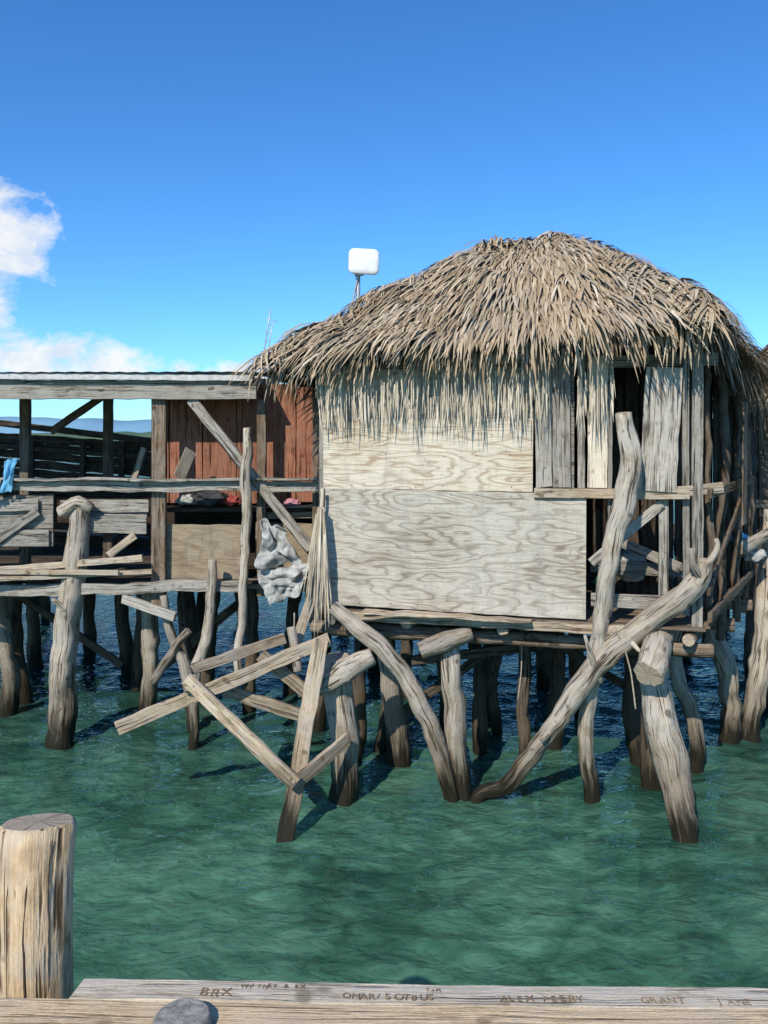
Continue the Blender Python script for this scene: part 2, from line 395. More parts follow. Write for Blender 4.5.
for nm,R0,R1,E0,E1,bl,den in patches:
    rows=25; W=(E1-E0).length
    for r in range(rows):
        v=(r+.3)/rows
        wid=(lerp(R0,E0,v)-lerp(R1,E1,v)).length
        cnt=int(wid/.019*den)
        for k in range(cnt):
            u=(k+R())/cnt
            vv=min(1,max(0,v+U(-.03,.03)+.014*math.sin(u*37+r*2.1)))
            p,d,n,ee=surf(R0,R1,E0,E1,u,vv,bl)
            fan=.28*noise.noise(V((p.x*3.1,p.y*3.1,r*.7)))
            dd=(d+ee*(random.gauss(0,.11)+fan)+n*U(-.02,.11)).normalized()
            blade(mb,p+n*U(0,.05),dd,n,U(.22,.48),U(.016,.034),grav=U(.05,.35),curl=U(-.14,.14),lift=U(0,.05))
    cnt=int(W/.0056*den)
    for k in range(cnt):
        u=(k+R())/cnt; u=min(max(u,0),1)
        p,d,n,ee=surf(R0,R1,E0,E1,u,U(.88,1.0),bl)
        base={'front':lerp(.30,.40,u),'right':lerp(.42,.62,min(1,u*1.6))}.get(nm,.40)
        ln=base*U(.6,1.15)*(1+.35*noise.noise(V((u*14,3,1))))
        dd=(d*U(.15,.75)+V((0,0,-1))*U(.5,1.0)+ee*(random.gauss(0,.10)+.2*noise.noise(V((u*20,7,1))))).normalized()
        blade(mb,p+n*U(-.10,.07)+V((0,0,U(-.06,.02))),dd,n,ln,U(.014,.030),grav=U(.0,.25),curl=U(-.14,.14),lift=U(-.01,.03))
def hip(Ra,Ea,na,nb,cnt,spread):
    for k in range(cnt):
        s=(k+R())/cnt; p=lerp(Ra,Ea,s)
        up=(na+nb).normalized()
        p=p+up*(.03+.08*4*s*(1-s)*.6+.09*noise.noise(p*2))
        ax=(Ea-Ra).normalized(); sd_=ax.cross(up)
        dd=(ax*U(.3,1)+sd_*random.gauss(0,spread)-V((0,0,1))*U(0,.3)).normalized()
        blade(mb,p+up*U(-.02,.06),dd,up,U(.22,.42),U(.016,.034),grav=U(.1,.5),curl=U(-.2,.2),lift=U(0,.05))
nF=surf(*patches[0][1:5],.5,.5,0)[2]; nR=surf(*patches[1][1:5],.5,.5,0)[2]; nL=surf(*patches[3][1:5],.5,.5,0)[2]; nB=surf(*patches[2][1:5],.5,.5,0)[2]
hip(Rr,Er,nF,nR,800,.8); hip(Rl,El,nF,nL,700,.7); hip(Rr,Br,nR,nB,300,.8)
for k in range(1100):
    u=R(); p=lerp(Rl-V((.25,0,.10)),Rr+V((.22,0,-.06)),u)+V((0,U(-.10,.10),U(.0,.09)))
    sg=-1 if R()<.65 else 1
    dd=V((random.gauss(0,.55),sg*U(.4,1),U(-.75,.02))).normalized()
    blade(mb,p,dd,V((0,.1*sg,1)).normalized(),U(.2,.45),U(.018,.034),grav=U(.2,.5),curl=U(-.2,.2),lift=U(0,.06))
mb.emit('thatch_roof',['thatch'],hut)
mb=MB()
for k in range(400):
    u=U(.05,2.35) if R()<.92 else U(2.6,2.95)
    cl=.5+.5*noise.noise(V((u*4.5,2,0)))
    p=F(u,U(4.0,4.3),U(.09,.26))
    blade(mb,p,V((U(-.06,.06),U(-.02,.02),-1)),nf,U(.14,.34)+.22*cl,U(.006,.016),grav=0,curl=U(-.06,.06),lift=0,tint=U(.3,1))
mb.emit('hanging_strands',['thatchgrey'],hut)
mb=MB()
for (x,y,r) in ((.05,9.3,.09),(1.0,9.2,.08),(1.55,8.7,.07),(2.0,9.4,.10),(2.75,9.0,.09),(3.3,9.6,.08),(.6,10.3,.10),(1.5,10.6,.09),(2.5,10.4,.10),(3.6,10.4,.09),(2.2,11.6,.1),(.3,11.2,.09),(1.3,9.8,.06),(-.3,9.0,.08)):
    dx,dy=U(-.28,.28),U(-.1,.1)
    tube(mb,[(x+dx,y+dy,-.9),(x+dx*.4+U(-.1,.1),y,.6),(x,y,1.8)],[r*1.1,r*.85],n=12)
bd(mb,(.2,9.1,.5),(1.8,9.2,1.6),.1,.04); bd(mb,(3.2,9.2,.5),(1.6,9.3,1.5),.1,.04)
bd(mb,(.3,8.7,1.2),(1.9,8.8,1.35),.1,.04); bd(mb,(1.2,8.9,.9),(1.4,8.8,1.8),.09,.04,wd=(1,0,0))
bd(mb,(1.1,9.0,1.45),(3.1,8.9,1.2),.14,.04); bd(mb,(1.8,8.9,1.55),(2.9,8.6,1.65),.18,.03); bd(mb,(2.2,9.2,.7),(3.0,9.0,1.6),.1,.04)
bd(mb,(-.2,9.6,1.3),(3.4,9.8,1.45),.16,.05); bd(mb,(.2,8.6,1.5),(.9,8.5,1.66),.12,.03)
mb.emit('support_piles',['logdark'],hut)

# ================================================================== FRONT PILINGS
def piling(pts,rads,mat='log',tint=None,name='wooden_piling',**k):
    mb=MB(); tube(mb,pts,rads,tint=tint,**k); return mb.emit(name,[mat])
piling([(-.385,8.05,-1.3),(-.385,8.03,0),(-.42,8.0,.7),(-.45,8.0,1.42)],[.15,.145,.13,.12],tint=.7,n=22)
piling([(.78,8.05,-1.0),(.62,8.02,.22),(.42,8.0,.85),(.04,8.0,1.45),(-.28,8.02,1.75),(-.50,8.05,1.92)],[.08,.085,.09,.085,.08,.065],tint=.5,n=20,path=.025)
piling([(.20,8.9,-1.2),(.17,8.9,0),(.1,8.85,.8),(-.02,8.75,1.6)],[.12,.12,.11,.10],tint=.35)
piling([(.82,8.12,-1.2),(.79,8.1,0),(.72,8.1,.8),(.64,8.1,1.62)],[.12,.11,.105,.095],tint=.65,n=20)
piling([(.80,8.0,-.9),(.93,8.0,-.03),(1.26,7.95,.17),(1.55,7.75,.75),(1.84,7.65,1.20),(2.12,7.6,1.58),(2.55,7.5,1.95),(2.86,7.38,2.25),(2.96,7.34,2.50)],[.06,.07,.08,.085,.095,.105,.10,.10,.055],tint=.5,n=20,path=.025,wob=.20)
piling([(2.12,8.02,-1.2),(2.08,8.0,.0),(2.0,7.85,.85),(2.05,7.65,1.67),(2.10,7.45,2.47),(2.21,7.3,3.32),(2.18,7.27,3.84)],[.09,.08,.07,.075,.08,.095,.07],tint=.85,n=20,path=.02)
piling([(2.80,7.1,-1.3),(2.72,7.22,0),(2.60,7.38,.8),(2.50,7.5,1.52)],[.14,.125,.145,.115],tint=.7,n=22,wob=.2)
piling([(2.76,8.3,-1.2),(2.78,8.3,.3),(2.72,8.25,1.7)],[.10,.09],mat='logdark')
piling([(3.44,8.8,-1.2),(3.42,8.8,.0),(3.40,8.8,.6),(3.18,8.75,1.2),(3.27,8.7,1.95)],[.09,.085,.08,.075,.08],tint=.45,path=.03)
piling([(4.12,9.6,-.9),(4.10,9.55,.72),(3.92,9.5,1.25),(3.92,9.45,1.9),(3.78,9.4,2.5)],[.12,.11,.12,.10,.09],tint=.35,path=.03)
piling([(4.40,9.75,-1.2),(4.44,9.7,.1),(4.60,9.7,1.2),(4.72,9.75,2.4),(4.70,9.75,2.75)],[.12,.115,.115,.10,.06],tint=.75)
for pts,r in (([(2.05,7.62,1.3),(1.93,7.5,1.55),(1.86,7.45,1.78)],[.035,.015]),([(2.92,7.36,2.3),(2.80,7.25,2.45),(2.77,7.2,2.62)],[.04,.02]),([(1.62,7.7,.82),(1.5,7.6,.75)],[.03,.02]),([(2.94,7.36,2.4),(3.05,7.3,2.60),(3.04,7.3,2.7)],[.04,.02]),([(2.3,7.5,1.72),(2.38,7.4,1.62)],[.03,.015]),([(-3.72,9.4,1.6),(-3.85,9.3,1.75)],[.035,.02])):
    piling(pts,r,name='broken_branch',n=8,sp=.05)
log_e=[([(-.66,7.82,1.18),(-.4,7.86,1.33),(-.12,7.92,1.46)],[.095,.11,.085],.6),
       ([(.36,7.95,1.50),(.62,7.98,1.60),(.88,8.0,1.68)],[.085,.10,.085],.1),
       ([(2.36,7.15,1.50),(2.55,7.5,1.66),(2.74,7.95,1.78)],[.14,.135,.12],.6),
       ([(4.1,9.2,2.35),(4.6,9.5,2.5),(5.1,9.8,2.52)],[.07,.07,.06],.3)]
for p,r,t in log_e: piling(p,r,tint=t,name='log_beam',n=18)

mb=MB()
tube(mb,[(2.16,7.48,1.85),(2.3,7.5,1.5),(2.33,7.45,1.1)],.008,n=6,wob=0,path=.01)
tube(mb,[(-.9,8.1,1.85),(-.92,8.1,1.4),(-.86,8.1,1.0)],.008,n=6,wob=0,path=.01)
tube(mb,[(1.4,8.3,1.8),(1.43,8.3,1.3),(1.38,8.3,.9)],.007,n=6,wob=0,path=.01)
mb.emit('hanging_rope',['rope'])

# ================================================================== BROKEN FRAME
fr=empty('broken_wooden_frame'); mb=MB()
F_=lambda a,b,w,t_,tt,wd=(0,0,1): bd(mb,a,b,w,tt,wd=wd,tint=t_,warp=.016)
F_((-2.53,7.60,.86),(-.53,7.83,1.66),.13,.55,.045)
F_((-1.86,7.52,1.36),(-.79,7.22,.50),.13,.85,.045)
F_((-.965,7.08,-.45),(-.60,7.78,1.66),.15,.6,.05,(1,0,0))
F_((-1.58,7.9,1.14),(-.70,7.9,.83),.12,.15,.045)
F_((-.84,7.27,.46),(-.36,7.75,.70),.13,.75,.045)
F_((-1.22,7.95,1.46),(-.76,7.9,1.10),.13,.1,.05)
F_((-1.9,7.66,1.38),(-1.0,8.1,1.60),.10,.35,.05)
F_((-.88,8.05,1.55),(-.72,8.15,2.05),.10,.3,.04,(1,0,0))
mb.emit('frame_boards',['tan'],fr)
mb=MB(); tube(mb,[(-1.95,7.72,1.52),(-1.84,7.6,1.22)],.055,n=10,tint=.1); tube(mb,[(-.9,7.9,1.75),(-.86,7.8,1.35)],.045,n=10,tint=.3)
for x,y,z in ((-1.78,7.48,1.30),(-1.72,7.47,1.27),(-.84,7.2,.55),(-.80,7.19,.52),(-.64,7.72,1.5)):
    tube(mb,[(x,y,z),(x,y-.012,z)],.008,n=6,wob=0,path=0,tint=0)
mb.emit('frame_pegs',['log'],fr)

# ================================================================== LEFT SHACK
sh=empty('wooden_stilt_shack')
mb=MB(); bd(mb,(-7.0,9.42,4.36),(-1.55,9.45,4.335),.075,.05,tint=.6)
nx=120; vs=[];fs=[]
for i in range(nx+1):
    x=-7+5.5*i/nx
    for y,z in ((9.38,4.40),(11.6,4.52)): vs.append(V((x,y,z+.004*math.sin(i*math.pi/2)+.014*noise.noise(V((x,y,0))))))
for i in range(nx): fs.append([i*2,i*2+1,i*2+3,i*2+2])
mb.add(vs,vs,.5,fs,0,True)
mb.emit('roof_sheet',['sheet'],sh)
mb=MB()
bd(mb,(-7,9.5,4.19),(-1.52,9.52,4.175),.19,.05,tint=.4,warp=.014)
bd(mb,(-7,9.47,4.305),(-1.6,9.5,4.285),.035,.05,tint=.2)
bd(mb,(-7,9.5,3.07),(-.75,9.5,3.05),.12,.05,tint=.6,warp=.02)
bd(mb,(-7,9.44,3.145),(-.78,9.44,3.13),.03,.11,wd=(0,0,1),tint=.5,warp=.016)
bd(mb,(-2.30,9.55,4.08),(-.86,9.42,2.32),.12,.04,tint=.5)
bd(mb,(-6.5,9.5,1.76),(-1.73,9.5,1.88),.13,.09,tint=.55,warp=.03)
bd(mb,(-1.7,9.7,1.86),(-.6,9.6,1.84),.12,.06,tint=.3)
bd(mb,(-5.6,9.56,2.62),(-3.95,9.56,2.64),.62,.03,tint=.2,warp=.01)
bd(mb,(-5.6,9.5,2.80),(-4.1,9.5,2.83),.14,.03,tint=.5); bd(mb,(-5.6,9.51,2.45),(-3.98,9.51,2.43),.20,.03,tint=.3)
bd(mb,(-3.87,9.6,2.80),(-2.82,9.6,2.81),.15,.05,tint=.5); bd(mb,(-3.55,9.55,2.60),(-2.84,9.55,2.58),.20,.05,tint=.3)
bd(mb,(-3.85,9.75,2.70),(-2.85,9.75,2.69),.04,.3,tint=.5)
bd(mb,(-3.1,9.5,1.72),(-2.42,9.3,1.54),.11,.06,tint=.7)
bd(mb,(-4.9,9.45,2.2),(-4.1,9.48,2.75),.10,.03,tint=.3)
mb.emit('grey_boards',['grey'],sh)
mb=MB()
bd(mb,(-2.71,9.62,1.5),(-2.70,9.62,4.10),.17,.09,wd=(1,0,0),tint=.8)
bd(mb,(-1.49,9.75,1.7),(-1.49,9.75,4.1),.11,.08,wd=(1,0,0),tint=.55)
bd(mb,(-.82,9.75,1.7),(-.82,9.75,4.2),.10,.08,wd=(1,0,0),tint=.5)
bd(mb,(-4.75,10.6,1.9),(-4.75,10.6,4.3),.12,.1,wd=(1,0,0),tint=.4)
bd(mb,(-3.93,11.4,1.9),(-3.93,11.4,4.4),.12,.1,wd=(1,0,0),tint=.2)
bd(mb,(-4.7,11.3,3.72),(-4.0,11.3,4.2),.10,.05,tint=.3)
bd(mb,(-7,11.5,4.30),(-1.6,11.5,4.32),.12,.08,tint=.2)
for x in (-6.5,-5.2,-3.9,-2.75,-1.6): bd(mb,(x,9.5,4.30),(x,11.6,4.42),.10,.05)
mb.emit('posts_and_rafters',['brown'],sh)
mb=MB()
bd(mb,(-2.66,9.70,2.25),(-1.66,9.70,2.24),.66,.02,tint=.6,warp=.012)
bd(mb,(-1.60,9.95,2.30),(-.75,9.95,2.28),.55,.02,tint=.1,warp=.012)
mb.emit('plywood_apron',['ply3'],sh)
mb=MB()
x=-2.88; ws=[.17,.42,.43,.33,.42,.38]
for i,w in enumerate(ws):
    bd(mb,(x+w/2,10.1+U(-.01,.01),2.80+U(-.03,.02)),(x+w/2,10.1,4.30),w-.012,.02,wd=(1,0,0),tint=(.6,.85,.55,.4,.8,.7)[i])
    x+=w
mb.emit('red_wall_panels',['red'],sh)
mb=MB()
bd(mb,(-2.9,10.0,2.74),(-.7,10.0,2.74),.05,.3,tint=.3)
bd(mb,(-2.9,10.5,2.2),(-.7,10.5,2.2),1.1,.02,tint=.1)
bd(mb,(-2.9,10.16,3.5),(-.7,10.16,3.5),1.5,.02,tint=.1)
for i in range(13):
    z=1.95+i*.135
    bd(mb,(-7.4,12.5,z+.20+U(-.02,.02)),(-3.35,12.5,z-.10+U(-.03,.03)),.128,.02,tint=U(.1,.9),warp=.02)
bd(mb,(-7.4,12.44,4.03),(-3.4,12.44,3.56),.10,.05,tint=.9)
bd(mb,(-7.4,12.42,3.62),(-3.4,12.42,3.30),.07,.05,tint=.9)
for x in (-6.9,-6.1,-5.5,-4.7,-4.1,-3.6): bd(mb,(x,12.40,1.9),(x+.04,12.40,3.58),.09,.05,wd=(1,0,0),tint=U(.5,1))
bd(mb,(-7,11.0,2.75),(-3.2,11.0,2.7),.5,.03,tint=.3)
for i in range(18):
    y=9.62+i*.2
    bd(mb,(-7,y,1.90),(-.5,y,1.90),.19,.03,wd=(0,1,0),seg=.4)
mb.emit('dark_walls_and_floor',['dark'],sh)
mb=MB()
bd(mb,(-5.2,9.38,2.02),(-2.85,9.42,2.21),.075,.05,tint=.8)
bd(mb,(-5.2,9.32,2.07),(-3.1,9.36,2.05),.06,.05,tint=.55)
bd(mb,(-4.9,9.30,1.96),(-2.75,9.5,2.04),.05,.09,tint=.6)
bd(mb,(-3.25,9.45,2.24),(-2.95,9.5,2.47),.09,.03,tint=.7)
bd(mb,(-1.45,9.9,2.70),(-.8,9.9,2.72),.16,.05,tint=.3)
bd(mb,(-2.46,9.6,3.15),(-2.34,9.7,3.48),.16,.015,tint=.2)
bd(mb,(-3.34,10.6,2.98),(-3.15,10.5,3.5),.09,.03,tint=.2)
mb.emit('stacked_lumber',['tan'],sh)
mb=MB()
for (x,y,r) in ((-5.05,11,.11),(-4.0,12.4,.10),(-3.5,11.5,.08),(-2.3,11,.08),(-1.2,11.4,.09),(-.9,10.0,.09),(-2.8,12.6,.10),(-6,11,.11),(-5.6,12.7,.10),(-.2,12.5,.10),(-3.3,13.1,.09),(-2.5,9.9,.065),(-1.75,10.6,.08)):
    dx=U(-.25,.25); tube(mb,[(x+dx,y,-.9),(x+dx*.3+U(-.1,.1),y,.7),(x,y,1.86)],[r*1.15,r*.9],n=12)
bd(mb,(-3,11,.5),(-1.6,11,1.7),.12,.05); bd(mb,(-5,10.9,1.5),(-3.6,11,.5),.10,.05)
mb.emit('support_piles',['logdark'],sh)
piling([(-3.92,9.6,-1.2),(-3.86,9.5,.05),(-3.78,9.5,1.2),(-3.66,9.5,2.2),(-3.60,9.5,2.80)],[.165,.15,.135,.13,.115],tint=.55,n=20)
piling([(-3.82,9.45,2.74),(-3.60,9.42,2.86),(-3.48,9.44,2.78)],[.075,.095,.06],tint=.6,name='log_beam')
piling([(-3.0,10.3,-.9),(-3.02,10.3,.2),(-2.98,10.2,1.1),(-2.98,10.1,1.7)],[.11,.095],tint=.4)
piling([(-5.1,10.6,-.8),(-4.9,10.5,.3),(-4.95,10.4,1.1),(-5.0,10.3,1.75)],[.115,.10],tint=.3)
piling([(-1.70,9.2,.80),(-1.67,9.3,1.5),(-1.60,9.3,2.3),(-1.63,9.3,3.02),(-1.58,9.3,3.45),(-1.58,9.3,3.74)],[.045,.05,.055,.06,.055,.04],tint=.7,name='crooked_pole',path=.02,n=12)
piling([(-2.22,9.3,-.4),(-2.20,9.35,.75),(-2.05,9.4,1.4),(-2.02,9.4,2.19)],[.06,.06,.065,.05],tint=.5,name='crooked_pole',path=.02,n=12)
piling([(-2.3,9.5,.85),(-2.5,9.5,1.25),(-2.62,9.5,1.75)],[.06,.05],tint=.2,name='crooked_pole',n=12)
piling([(-2.75,9.45,.75),(-2.45,9.45,1.15),(-2.3,9.45,1.35)],[.05,.045],tint=.1,name='crooked_pole',n=12)

mb=MB()
for i in range(16):
    bd(mb,(-9,13.4+i*.2,1.86),(10,13.4+i*.2,1.86),.185,.04,wd=(0,1,0),seg=1)
for x in range(-9,11,2):
    for y in (13.5,16.2): tube(mb,[(x+U(-.3,.3),y,-.8),(x,y,1.84)],.10,n=12)
for x in range(-9,11,2): bd(mb,(x,13.45,1.8),(x,13.45,2.75),.1,.08,wd=(1,0,0))
bd(mb,(-9,13.4,2.72),(10,13.4,2.72),.1,.05)
mb.emit('boardwalk',['dark'])

h2=empty('thatched_stilt_hut')
mb=MB()
P0,P1,P2,P3=V((5.15,11.0,0)),V((8.6,10.4,0)),V((9.2,13.2,0)),V((5.6,13.2,0))
for a,b2 in ((P0,P1),(P1,P2),(P2,P3),(P3,P0)): slats(mb,a,b2,1.9,4.2,.17,.12)
mb.emit('walls',['brown'],h2)
mb=MB()
for i in range(16):
    a=lerp(P0,P3,i/15); b2=lerp(P1,P2,i/15); bd(mb,(a.x,a.y,1.9),(b2.x,b2.y,1.9),.18,.04,wd=(0,1,0),seg=.5)
for (x,y) in ((5.2,11),(5.6,12),(6.5,10.9),(8,10.8),(6,13),(8.8,13),(7.2,12)): tube(mb,[(x+U(-.1,.1),y,-.8),(x,y,1.9)],.12,n=12)
bd(mb,(4.9,10.7,2.75),(8.6,10.2,2.75),.1,.05); bd(mb,(4.9,10.7,2.2),(8.6,10.2,2.2),.1,.05)
mb.emit('floor_and_piles',['brown'],h2)
mb=MB(); mbb=MB()
q=[V((4.85,10.7,4.25)),V((9.0,9.9,4.3)),V((9.6,13.6,4.2)),V((5.2,13.6,4.2))]; ap=V((7.2,12,5.9)); ap2=V((7.5,12,5.9))
for a,b2 in ((q[0],q[1]),(q[1],q[2]),(q[2],q[3]),(q[3],q[0])):
    vs=[];n_=8
    for i in range(n_+1):
        for j in range(n_+1): vs.append(surf(ap,ap2,a,b2,i/n_,j/n_,.05)[0])
    mbb.add(vs,vs,.3,[[i*9+j,i*9+j+1,i*9+j+10,i*9+j+9] for i in range(8) for j in range(8)],0,True)
    for r in range(14):
        v=(r+.5)/14; wid=(b2-a).length*v; cnt=int(wid/.05)
        for k in range(cnt):
            p,d,n,ee=surf(ap,ap2,a,b2,(k+R())/cnt,v+U(-.03,.03),.05)
            blade(mb,p+n*.03,(d+ee*random.gauss(0,.15)).normalized(),n,U(.3,.5),U(.025,.045),grav=.15)
    for k in range(int((b2-a).length/.014)):
        p,d,n,ee=surf(ap,ap2,a,b2,R(),U(.93,1),.05)
        blade(mb,p,(d*.4-V((0,0,.8))+ee*random.gauss(0,.1)).normalized(),n,U(.3,.5),U(.015,.03),grav=.15)
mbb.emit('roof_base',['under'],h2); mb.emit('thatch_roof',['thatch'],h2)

# ================================================================== SMALL THINGS
mb=MB()
for k in range(230):
    a=U(-1,1); p=V((-.64+U(-.02,.02)+.03*a,8.16+U(-.04,.04),2.86+U(-.1,.06)))
    blade(mb,p,V((a*.13-.03,U(-.05,.03),-1)),V((0,-1,0)),U(.6,1.22)*(1-.12*abs(a)),U(.008,.020),grav=0,curl=a*.03+U(-.04,.04),lift=U(0,.05),tint=U(.0,.7))
tube(mb,[(-.65,8.2,2.55),(-.63,8.22,3.1)],.018,n=8)
mb.emit('hanging_palm_frond',['thatchgrey'])
def cloth(name,mat,TL,TR,BL,BR,amp=.06,fr=9,n=30,k1=3.0,smooth=True):
    mb=MB(); vs=[]; sd=U(0,50)
    TL,TR,BL,BR=map(V,(TL,TR,BL,BR))
    for i in range(n+1):
        for j in range(n+1):
            u,v=i/n,j/n
            p=lerp(lerp(TL,TR,u),lerp(BL,BR,u),v)
            cr=abs(noise.noise(V((u*k1,v*k1,sd))))+.3*abs(noise.noise(V((u*k1*2.3,v*k1*2.3,sd))))
            p=p+V((noise.noise(V((u*3,v*3,sd)))*amp*.9, -cr*amp*2.6+math.sin(u*fr+3*v)*amp*.3, noise.noise(V((u*4,v*2,sd+7)))*amp*.8))
            vs.append(p)
    mb.add(vs,vs,.5,[[i*(n+1)+j,i*(n+1)+j+1,(i+1)*(n+1)+j+1,(i+1)*(n+1)+j] for i in range(n) for j in range(n)],0,smooth)
    o=mb.emit(name,[mat]); s=o.modifiers.new('s','SOLIDIFY'); s.thickness=.006; return o
cloth('plastic_sack','tarp',(-1.42,9.15,2.72),(-1.15,9.2,2.55),(-1.42,9.1,2.16),(-.88,9.15,2.20),.08,8)
cloth('plastic_sack','tarp',(-1.45,9.12,2.12),(-.80,9.08,2.24),(-1.28,8.95,1.74),(-.95,8.95,1.86),.08,6)
cloth('towel','blue',(-4.45,9.4,3.36),(-4.30,9.4,3.38),(-4.48,9.38,2.98),(-4.36,9.38,3.0),.02,12)
cloth('towel','white',(-4.63,9.4,3.14),(-4.50,9.4,3.14),(-4.62,9.38,2.90),(-4.52,9.38,2.92),.02,12)
def lump(name,mat,loc,s):
    bpy.ops.mesh.primitive_ico_sphere_add(subdivisions=4,radius=1,location=loc)
    o=bpy.context.object; o.name=name; sd=U(0,50)
    for v in o.data.vertices:
        q=v.co.copy(); f=1+.45*noise.noise(q*1.6+V((sd,0,0)))-.30*abs(noise.noise(q*4+V((0,sd,0))))
        v.co=V((q.x*s[0],q.y*s[1],q.z*s[2]))*f
    for p in o.data.polygons: p.use_smooth=True
    o.data.materials.append(M[mat])
lump('cloth_bundle','black',(-2.15,9.9,2.88),(.22,.12,.11)); lump('cloth_bundle','redc',(-1.9,9.93,2.85),(.10,.07,.06))
lump('cloth_bundle','pink',(-1.15,9.93,2.82),(.10,.06,.05)); lump('cloth_bundle','tarp',(-2.45,9.9,2.86),(.12,.07,.07))
lump('cloth_bundle','tarp',(2.55,8.3,2.30),(.18,.12,.16)); lump('cloth_bundle','green',(2.25,8.2,2.15),(.10,.1,.08))
lump('cloth_bundle','blue',(4.15,9.35,2.45),(.09,.08,.07)); lump('cloth_bundle','tarp',(4.35,9.4,2.25),(.14,.1,.09))
an=empty('antenna')
bpy.ops.mesh.primitive_cube_add(size=1,location=(-.26,10.4,5.92)); o=bpy.context.object; o.name='panel'; o.scale=(.40,.16,.34)
bpy.ops.object.transform_apply(location=False,rotation=True,scale=True)
bv=o.modifiers.new('b','BEVEL'); bv.width=.075; bv.segments=6; bv.affect='EDGES'; bv.limit_method='NONE'
for p in o.data.polygons: p.use_smooth=True
o.scale=(1,.45,1); o.rotation_euler=(math.radians(-4),math.radians(2),math.radians(6))
o.data.materials.append(M['white']); o.parent=an
mb=MB(); tube(mb,[(-.34,10.5,4.3),(-.34,10.5,5.9)],.030,n=10,wob=0,path=0,sp=.3,end=False); tube(mb,[(-.42,10.47,5.35),(-.30,10.45,5.95)],.012,n=8,wob=0,path=0)
bd(mb,(-.38,10.42,5.80),(-.26,10.42,5.80),.12,.06); mb.emit('mast',['metal'],an)
mb=MB()
tube(mb,[(-1.92,12,4.2),(-1.70,12,5.55)],.010,n=6,wob=0,path=0,sp=.3); tube(mb,[(-1.85,12,4.2),(-1.67,12,5.35)],.008,n=6,wob=0,path=0,sp=.3)
for k in range(9):
    t=k/9; tube(mb,[(-1.92+.2*t,12,4.3+1.2*t),(-1.84+.17*t,12,4.38+1.05*t)],.006,n=6,wob=0,path=0)
tube(mb,[(-1.78,12,5.42),(-1.60,12,5.38)],.006,n=6,wob=0,path=0)
mb.emit('lattice_antenna_mast',['metal'])

# ================================================================== FOREGROUND DOCK
dk=empty('wooden_dock')
mb=MB()
bd(mb,(-.89,2.336,1.98),(2.6,2.255,1.98),.092,.04,wd=(0,1,0),tint=.6,warp=.005,seg=.06)
mb.emit('edge_board',['pale'],dk)
mb=MB()
bd(mb,(-3,2.255,1.99),(2.6,2.135,1.99),.135,.045,wd=(0,1,0),tint=.9,warp=.005,seg=.06)
for i in range(16):
    bd(mb,(-3,2.04-i*.155,1.97),(3,2.02-i*.155,1.97),.145,.04,wd=(0,1,0))
bd(mb,(-3,2.24,1.84),(3,2.18,1.84),.2,.06)
mb.emit('deck_boards',['dockwood'],dk)
mb=MB()
for x in (-2.5,1.9): tube(mb,[(x,1.9,-.8),(x,1.9,1.85)],.13)
mb.emit('deck_piles',['log'],dk)
for txt,x,y,s,rz in (('BRX',-.535,2.300,.044,-.03),('WHITNEY & EX',-.42,2.335,.022,-.02),('OMAR/SOTBUS',-.12,2.288,.034,-.02),('ALEX PEERY',.33,2.279,.034,-.02),('GRANT',.73,2.270,.036,-.02),('JANE',.95,2.263,.034,-.02),('T+M',.12,2.318,.020,0)):
    x0=x
    for ch in txt:
        if ch!=' ':
            cu=bpy.data.curves.new('carving','FONT'); cu.body=ch; cu.size=s*U(.9,1.1); cu.extrude=.0012; cu.offset=-.0004
            o=bpy.data.objects.new('carved_letter',cu); scene.collection.objects.link(o); o.location=(x0,y-(x0-x)*.023+U(-.002,.002),2.0024); o.rotation_euler=(0,0,rz+U(-.12,.12)); cu.materials.append(M['carve']); o.parent=dk
        x0+=s*.72
mb=MB(); tube(mb,[(-.545,2.165,1.2),(-.545,2.165,2.035)],[.078,.078],n=28,wob=.05,path=0,end=False); mb.emit('dock_post',['stone'])
mp=empty('mooring_piling')
mb=MB(); tube(mb,[(-1.075,2.52,-1),(-1.08,2.52,1.0),(-1.09,2.50,1.95),(-1.09,2.505,2.25),(-1.092,2.528,2.385)],[.103,.106,.112,.116,.119],n=48,wob=.05,path=0,sp=.04,tint=.8)
mb.emit('log',['pine'],mp)
mb=MB()
for a0,z0,z1,w in ((-1.42,1.55,2.385,.0035),(-1.9,1.85,2.3,.0018),(-1.15,1.5,2.05,.0022),(-.85,1.9,2.38,.002),(-2.3,1.6,2.2,.002),(-1.65,2.1,2.38,.0015),(-1.3,1.6,1.9,.0015)):
    pts=[]; nn=26
    for i in range(nn+1):
        z=lerp(z0,z1,i/nn); a=a0+.10*noise.noise(V((z*4,a0*9,0)))+.03*noise.noise(V((z*25,a0*9,0)))
        r=lerp(.110,.1185,(z-1.5)/.89)+.0005; cy=2.505+max(0,(z-2.25))*.17
        pts.append((-1.09+math.cos(a)*r,cy+math.sin(a)*r,z))
    tube(mb,pts,[w*.3,w,w*1.3,w,w*.5],n=6,wob=0,path=0,sp=.1,end=False)
mb.emit('drying_cracks',['crack'],mp)

